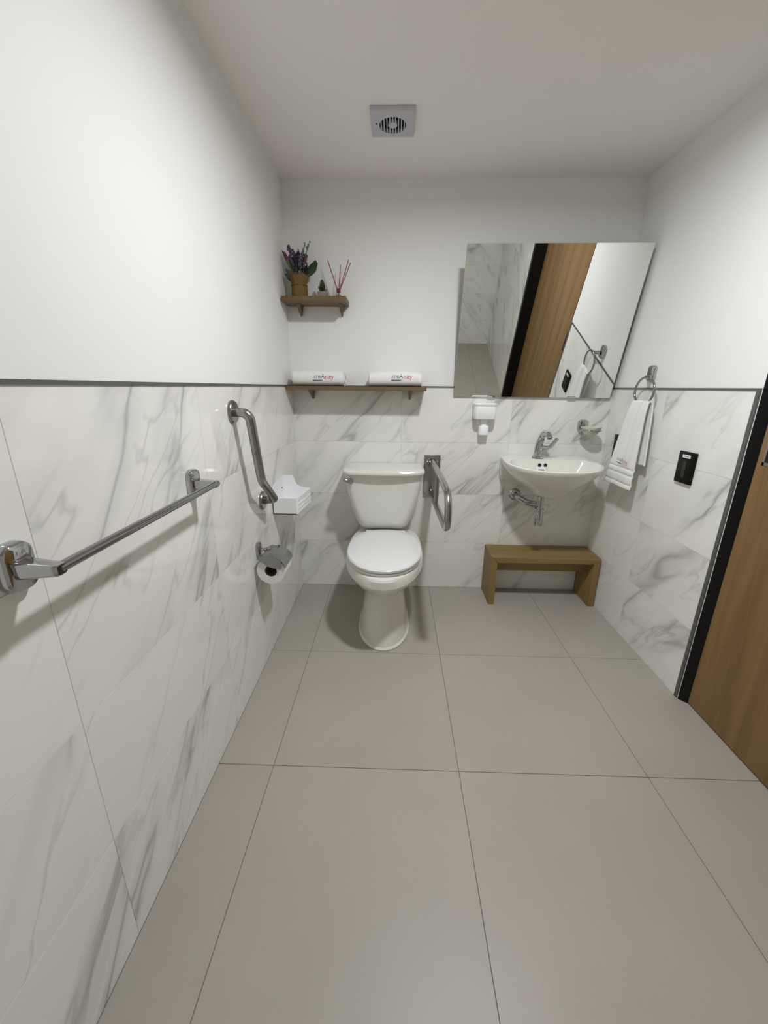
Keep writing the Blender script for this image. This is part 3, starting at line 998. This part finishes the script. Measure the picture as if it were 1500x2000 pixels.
pill(0.027, 0.034, 0.001, 0.018, lambda u, v, w: (1.590 + u, -w, 1.000 + v)).build('wall_mount', M['chrome'], sd, smooth=40)
MB().tube([(1.585, -0.014, 0.990), (1.587, -0.034, 0.984)], 0.009, 14).build('arm', M['chrome'], sd, smooth=60)
DC = Vector((1.604, -0.078, 0.0))
MB().tube([(DC.x + 0.050 * math.cos(a), DC.y + 0.044 * math.sin(a), 0.984) for a in [2 * PI * k / 40 for k in range(40)]], 0.0045, 10, True).build('ring', M['chrome'], sd, smooth=60)
rings = []
for s, z in ((0.55, 0.964), (0.75, 0.966), (0.90, 0.976), (1.02, 0.990), (1.16, 0.999), (1.15, 1.001), (1.0, 0.993), (0.86, 0.980), (0.6, 0.971)):
    rings.append([Vector((DC.x + 0.046 * s * math.cos(a), DC.y + 0.040 * s * math.sin(a), z)) for a in [2 * PI * k / 40 for k in range(40)]])
MB().loft(rings).build('dish', M['dish'], sd, smooth=50)

dp = thing('soap_dispenser', (1.042, 0.0, 0.95), 'white translucent wall soap dispenser below the mirror corner', 'dispenser')
b = MB()
b.loft([[Vector((1.042 + p.x, p.y, p.z)) for p in r] for r in
        [[Vector((q.x, q.y, q.z)) for q in rrect(0, -d / 2 - 0.001, hx, d / 2, min(0.022, d / 2 - 0.001), z, 6)] for z, hx, d in
         ((1.034, 0.050, 0.070), (1.037, 0.055, 0.080), (1.060, 0.058, 0.086), (1.100, 0.057, 0.084), (1.104, 0.056, 0.082))]])
b.build('container', M['milky'], dp, smooth=40)
b = MB()
b.loft([[Vector((1.042 + q.x, q.y, q.z)) for q in rrect(0, -d / 2 - 0.001, hx, d / 2, min(0.022, d / 2 - 0.001), z, 6)] for z, hx, d in
        ((1.1045, 0.058, 0.086), (1.108, 0.060, 0.088), (1.114, 0.060, 0.088), (1.118, 0.055, 0.080), (1.119, 0.045, 0.065))])
b.build('lid', M['milky'], dp, smooth=40)
box('back_plate', (1.010, 1.074, -0.012, -0.001, 0.985, 1.034), M['milky'], dp, 0.004)
b = MB()
b.loft([[Vector((1.044 + q.x, -0.034 + q.y, q.z)) for q in rrect(0, 0, hx, hy, 0.010, z, 6)] for z, hx, hy in
        ((0.948, 0.019, 0.020), (0.951, 0.024, 0.024), (0.995, 0.026, 0.025), (1.000, 0.020, 0.021))])
b.build('push_button', M['plastic'], dp, smooth=40)
MB().lathe([(0.016, 1.0), (0.016, 1.034)], (1.044, -0.034, 0), 'z', 20).build('neck', M['milky'], dp, smooth=40)

# ------------------------------------------------------------------ bench
bn = thing('wooden_bench', (1.418, -0.1, 0.0), 'small brown wooden bench standing under the wash basin', 'bench')
B0, B1, BD, BH, BT = 1.117, 1.717, 0.200, 0.294, 0.033
MB().poly([(B0, -BD, BH), (B1, -BD, BH), (B1 - BT, -BD, BH - BT), (B0 + BT, -BD, BH - BT)], (0, BD - 0.006, 0)).build('top', M['bench'], bn, bevel=0.0012, seg=1)
MB().poly([(B0, -BD, BH - 0.0004), (B0 + BT, -BD, BH - BT - 0.0004), (B0 + BT, -BD, 0), (B0, -BD, 0)], (0, BD - 0.006, 0)).build('leg', M['benchv'], bn, bevel=0.0012, seg=1)
MB().poly([(B1, -BD, BH - 0.0004), (B1 - BT, -BD, BH - BT - 0.0004), (B1 - BT, -BD, 0), (B1, -BD, 0)], (0, BD - 0.006, 0)).build('leg', M['benchv'], bn, bevel=0.0012, seg=1)
box('stretcher', (B0 + BT, B1 - BT, -0.112, -0.090, 0.176, BH - BT - 0.0005), M['bench'], bn, 0.001, 1)

# ------------------------------------------------------------------ right wall: towel ring, hand towel, switches
RM = Vector((W, -0.322, 1.262))
tg = thing('towel_ring', tuple(RM), 'chrome towel ring mounted just above the right wall tiles', 'towel ring')
pill(0.024, 0.036, -0.002, 0.014, lambda u, v, w: (RM.x - w, RM.y - u, RM.z + v)).build('wall_mount', M['chrome'], tg, smooth=40)
RX = W - 0.044
MB().tube([(W - 0.012, RM.y - 0.008, 1.252), (RX, -0.352, 1.246)], [0.012, 0.009], 14).build('arm', M['chrome'], tg, smooth=60)
RC = (RX, -0.357, 1.187)
MB().tube([(RX, RC[1] + 0.072 * math.sin(a), RC[2] + 0.060 * math.cos(a)) for a in [2 * PI * k / 56 for k in range(56)]], 0.0048, 12, True).build('ring', M['dull'], tg, smooth=60)

ht = thing('hand_towel', (RX, -0.34, 0.74), 'white hand towel with small logo hanging from the towel ring', 'towel')


def towel_sheet(side, z_bot, y_top, y_bot, n=120, m=30):
    """one hanging half; side +1 room side, -1 wall side; returns grid of points from ring down to the hem"""
    g = []
    for i in range(n + 1):
        s = i / n
        z = 1.1415 + (z_bot - 1.1415) * s
        row = []
        for j in range(m + 1):
            q = j / m
            ya = y_top[0] + (y_bot[0] - y_top[0]) * s ** 0.9
            yb = y_top[1] + (y_bot[1] - y_top[1]) * s ** 0.9
            y = ya + (yb - ya) * q
            fold = 0.0032 * math.sin(q * 9.5 + 0.6) * (1 - 0.55 * s) + 0.0015 * math.sin(q * 21 + 3 * s)
            off = 0.0085 + 0.006 * math.sin(min(1, s * 6) * PI / 2) + fold
            if side > 0:
                off += 0.010 * s
                for zz in (0.834, 0.806, 0.764):
                    off -= 0.0042 * math.exp(-((z - zz) / 0.0055) ** 2)
                if z < 0.832:
                    off += 0.0016
            else:
                off = min(off * 0.8, 0.030)
            droop = 0.0
            if i == 0:
                off *= 0.25
                droop = 0.0015
            row.append(Vector((RX - side * off, y, z + droop - (0.010 * q if side > 0 else 0.0) * s * 0.0)))
        g.append(row)
    return g


front = towel_sheet(1, 0.744, (-0.304, -0.424), (-0.206, -0.432))
back = towel_sheet(-1, 0.862, (-0.304, -0.424), (-0.320, -0.452), 50)
grid = back[::-1] + front[1:] if False else back[:0:-1] + front
m = len(grid[0])
v = [p for r in grid for p in r]
f = [(i * m + j, i * m + j + 1, (i + 1) * m + j + 1, (i + 1) * m + j) for i in range(len(grid) - 1) for j in range(m - 1)]
tw = MB().add(v, f).build('towel_cloth', M['terry'], ht, smooth=70)
md = tw.modifiers.new('thickness', 'SOLIDIFY')
md.thickness = 0.006
md.offset = 0.0
FX = lambda y, z: RX - 0.0245 - 0.010 * (1.1415 - z) / 0.3975 - 0.0025
logo(ht, 0.026, lambda u, v_: Vector((FX(0, 0.86 + v_) - 0.001, -0.302 - u, 0.866 + v_ - 0.06 * u)))


def switch_plate(name, label, y, z, full=True):
    s = thing(name, (W, y, z), label, 'switch')
    box('plate', (W - 0.011, W - 0.0005, y - 0.046, y + 0.046, z - 0.062, z + 0.062), M['switch'], s, 0.0025)
    if full:
        box('rocker', (W - 0.0125, W - 0.011, y - 0.009, y + 0.012, z - 0.040, z + 0.026), M['rocker'], s, 0.0006, 1)
        lb = box('white_label', (W - 0.0118, W - 0.011, y - 0.022, y + 0.022, z + 0.038, z + 0.050), M['sticker'], s)
        lb['label'] = 'small white sticker with grey print'
        for k in range(6):
            box('label_print', (W - 0.0120, W - 0.0118, y - 0.013 + k * 0.0042, y - 0.0098 + k * 0.0042, z + 0.042, z + 0.0462), M['logo_grey'], lb)
    return s


switch_plate('light_switch', 'black switch plate with white sticker between towel and door', -0.667, 0.899)
s2 = switch_plate('wall_outlet', 'black wall plate mostly hidden behind the hanging towel', -0.162, 0.908, False)
box('socket_insert', (W - 0.0125, W - 0.011, -0.162 - 0.016, -0.162 + 0.016, 0.908 - 0.03, 0.908 + 0.03), M['rocker'], s2, 0.0006, 1)

# ------------------------------------------------------------------ left wall: angled grab bar
gb = thing('angled_grab_bar', (0.0, -0.75, 0.92), 'brushed steel angled grab bar on the left wall', 'grab bar')
FT, FB = (-0.862, 1.108), (-0.634, 0.727)
for y, z in (FT, FB):
    fo = MB().lathe([(0.040, 0.001), (0.040, 0.006), (0.036, 0.011), (0.020, 0.012)], (0, y, z), 'x', 32).build('flange', M['steel'], gb, smooth=40)
path = fillet([(0.008, FT[0], FT[1]), (0.062, -0.868, 1.104), (0.062, -0.800, 0.852), (0.062, -0.652, 0.738), (0.008, FB[0], FB[1])], [0.045, 0.07, 0.030], 9)
MB().tube(path, 0.0165, 20).build('bar', M['steel'], gb, smooth=60)

# ------------------------------------------------------------------ left wall: straight towel bar
tb = thing('towel_bar', (0.0, -1.47, 0.932), 'straight chrome towel bar on the left wall nearest the camera', 'towel bar')
for y, sg in ((-1.200, -1), (-1.744, 1)):
    pill(0.026, 0.038, 0.001, 0.017, lambda u, v, w, y=y: (w, y + u, 0.936 + v)).build('wall_mount', M['chrome'], tb, smooth=40)
    a = MB()
    rings = []
    for x, hy, hz in ((0.014, 0.016, 0.0135), (0.040, 0.0135, 0.0115), (0.066, 0.0110, 0.0095), (0.074, 0.0105, 0.0092), (0.0765, 0.0085, 0.0075)):
        rings.append([Vector((x, y + p.x, 0.9335 + p.y)) for p in rrect(0, 0, hy, hz, 0.004, 0, 3)])
    a.loft(rings)
    a.build('arm', M['chrome'], tb, smooth=40)
MB().tube([(0.069, -1.744, 0.934), (0.069, -1.190, 0.934)], 0.0087, 18).build('bar', M['dull'], tb, smooth=60)

# ------------------------------------------------------------------ left wall: shower caddy basket
bk = thing('shower_basket', (0.0, -0.40, 0.62), 'white plastic basket on the left wall beside the grab bar', 'basket')
kz0, kz1 = 0.622, 0.700
th = 0.004
pts = [(-0.500, 0.002), (-0.500, 0.112), (-0.494, 0.119), (-0.300, 0.138), (-0.290, 0.136), (-0.286, 0.128), (-0.286, 0.002)]     # (y, x) plan, going round the front


def wall_strip(p0, p1, z0, z1):
    (ya, xa), (yb, xb) = p0, p1
    d = Vector((xb - xa, yb - ya, 0)).normalized()
    nn = Vector((-d.y, d.x, 0)) * th
    a, c = Vector((xa, ya, z0)), Vector((xb, yb, z0))
    return [a, c, c + nn, a + nn], Vector((0, 0, z1 - z0))


body = MB()
body.poly([Vector((x, y, kz0)) for y, x in pts], (0, 0, th))
for k, (p0, p1) in enumerate(zip(pts[:-1], pts[1:])):
    if k == 2:
        continue
    q, vz = wall_strip(p0, p1, kz0, kz1)
    body.poly(q, vz)
body.build('basket_body', M['plastic'], bk)
back_prof = [(-0.500, kz0), (-0.500, kz1), (-0.490, 0.738), (-0.470, 0.756), (-0.420, 0.760), (-0.300, 0.762), (-0.286, 0.762), (-0.286, kz0)]
MB().poly([Vector((0.0015, y, z)) for y, z in back_prof], (th, 0, 0)).build('back_panel', M['plastic'], bk)
for z0, z1 in ((kz0, 0.634), (0.640, 0.652), (0.659, 0.671), (0.678, kz1)):
    q, vz = wall_strip(pts[2], pts[3], z0, z1)
    MB().poly(q, vz).build('slat', M['plastic'], bk)
far = [(0.0015, kz0), (0.0015, 0.762), (0.044, 0.762), (0.049, 0.757), (0.053, 0.745), (0.058, 0.730), (0.066, 0.716), (0.078, 0.707), (0.095, kz1 + 0.001), (0.128, kz1), (0.128, kz0)]
MB().poly([Vector((x, -0.2855, z)) for x, z in far], (0, th, 0)).build('end_panel', M['plastic'], bk)
MB().lathe([(0.0045, 0.0055), (0.0045, 0.0075), (0.002, 0.008)], (0, -0.345, 0.712), 'x', 14).build('screw', M['hole'], bk)

# ------------------------------------------------------------------ left wall: paper holder and roll
ph = thing('paper_holder', (0.0, -0.73, 0.54), 'chrome toilet paper holder with cover flap on left wall', 'paper holder')
RCX, RCZ = 0.070, 0.478
pill(0.021, 0.030, 0.001, 0.014, lambda u, v, w: (w, -0.742 + u, 0.548 + v)).build('wall_mount', M['chrome'], ph, smooth=40)
MB().tube(fillet([(0.012, -0.742, 0.546), (0.034, -0.742, 0.5455), (0.045, -0.725, 0.5455)], 0.01, 4), 0.007, 14).build('arm', M['chrome'], ph, smooth=60)
prof = [(0.022, 0.530), (0.038, 0.545), (0.085, 0.548), (0.118, 0.528), (0.134, 0.500)]
cv = MB()
pr = [(x, z) for x, z in prof]
low = [(x - 0.0008, z - 0.0022) for x, z in prof]
cv.poly([Vector((x, -0.812, z)) for x, z in pr] + [Vector((x, -0.812, z)) for x, z in low[::-1]], (0, 0.118, 0))
cv.build('cover_flap', M['dull'], ph)
sp = [(0.024, 0.531), (0.038, 0.5435), (0.085, 0.5465), (0.117, 0.5265), (0.112, 0.487), (0.092, 0.492), (0.066, 0.500), (0.046, 0.512)]
MB().poly([Vector((x, -0.8125, z)) for x, z in sp], (0, 0.002, 0)).build('side_panel', M['dull'], ph)
MB().tube(fillet([(0.045, -0.690, 0.545), (RCX, -0.688, 0.52), (RCX, -0.688, RCZ), (RCX, -0.735, RCZ)], 0.012, 5), 0.0045, 12).build('spindle', M['chrome'], ph, smooth=60)
tpr = thing('toilet_paper_roll', (RCX, -0.752, RCZ), 'white toilet paper roll hanging in the chrome holder', 'paper roll')
MB().lathe([(0.0245, -0.805), (0.0565, -0.805), (0.0575, -0.804), (0.0575, -0.701), (0.0565, -0.700), (0.0245, -0.700), (0.0245, -0.805)], (RCX, 0, RCZ), 'y', 48, 0, False, False).build('paper', M['paper'], tpr, smooth=40)
MB().lathe([(0.0230, -0.804), (0.0243, -0.804), (0.0243, -0.701), (0.0230, -0.701), (0.0230, -0.804)], (RCX, 0, RCZ), 'y', 32, 0, False, False).build('cardboard_core', M['card'], tpr, smooth=40)

# ------------------------------------------------------------------ ceiling exhaust fan
ef = thing('exhaust_fan', (0.537, -0.424, H), 'small square ceiling exhaust fan with round slotted grille', 'fan')
FX0, FY0, FH = 0.537, -0.424, 0.081
b = MB()
n = 64
R_ = 0.050


def sq(a, h):
    c, s = math.cos(a), math.sin(a)
    k = h / max(abs(c), abs(s))
    return c * k, s * k


def ring_sq(h, z):
    return [Vector((FX0 + sq(2 * PI * k / n + PI / 4, h)[0], FY0 + sq(2 * PI * k / n + PI / 4, h)[1], z)) for k in range(n)]


def ring_c(r, z):
    return [Vector((FX0 + r * math.cos(2 * PI * k / n + PI / 4), FY0 + r * math.sin(2 * PI * k / n + PI / 4), z)) for k in range(n)]


b.loft([ring_sq(FH, H - 0.001), ring_sq(FH, H - 0.010), ring_sq(FH - 0.003, H - 0.014), ring_sq(FH - 0.018, H - 0.017), ring_c(R_, H - 0.017), ring_c(R_, H - 0.002)], False, False)
b.build('cover_plate', M['fan'], ef, smooth=25)
MB().lathe([(R_ + 0.001, -0.0015), (R_ + 0.001, -0.0030)], (FX0, FY0, H), 'z', 40).build('duct_opening', M['dark'], ef)
MB().lathe([(0.017, -0.004), (0.017, -0.0165), (0.014, -0.0185), (0.005, -0.019)], (FX0, FY0, H), 'z', 28).build('hub', M['fan'], ef, smooth=40)
for k in range(-4, 5):
    x = k * 0.0107
    l = math.sqrt(max(0.0, R_ ** 2 - x * x))
    for sgn in (-1, 1):
        i = math.sqrt(max(0.0, 0.017 ** 2 - x * x)) if abs(x) < 0.017 else 0.0
        box('slat', (FX0 + x - 0.0018, FX0 + x + 0.0018, FY0 + sgn * i, FY0 + sgn * l, H - 0.0168, H - 0.008), M['fan'], ef)
MB().lathe([(0.003, -0.0165), (0.003, -0.0185)], (FX0 - 0.060, FY0 - 0.012, H), 'z', 12).build('indicator', M['rocker'], ef)
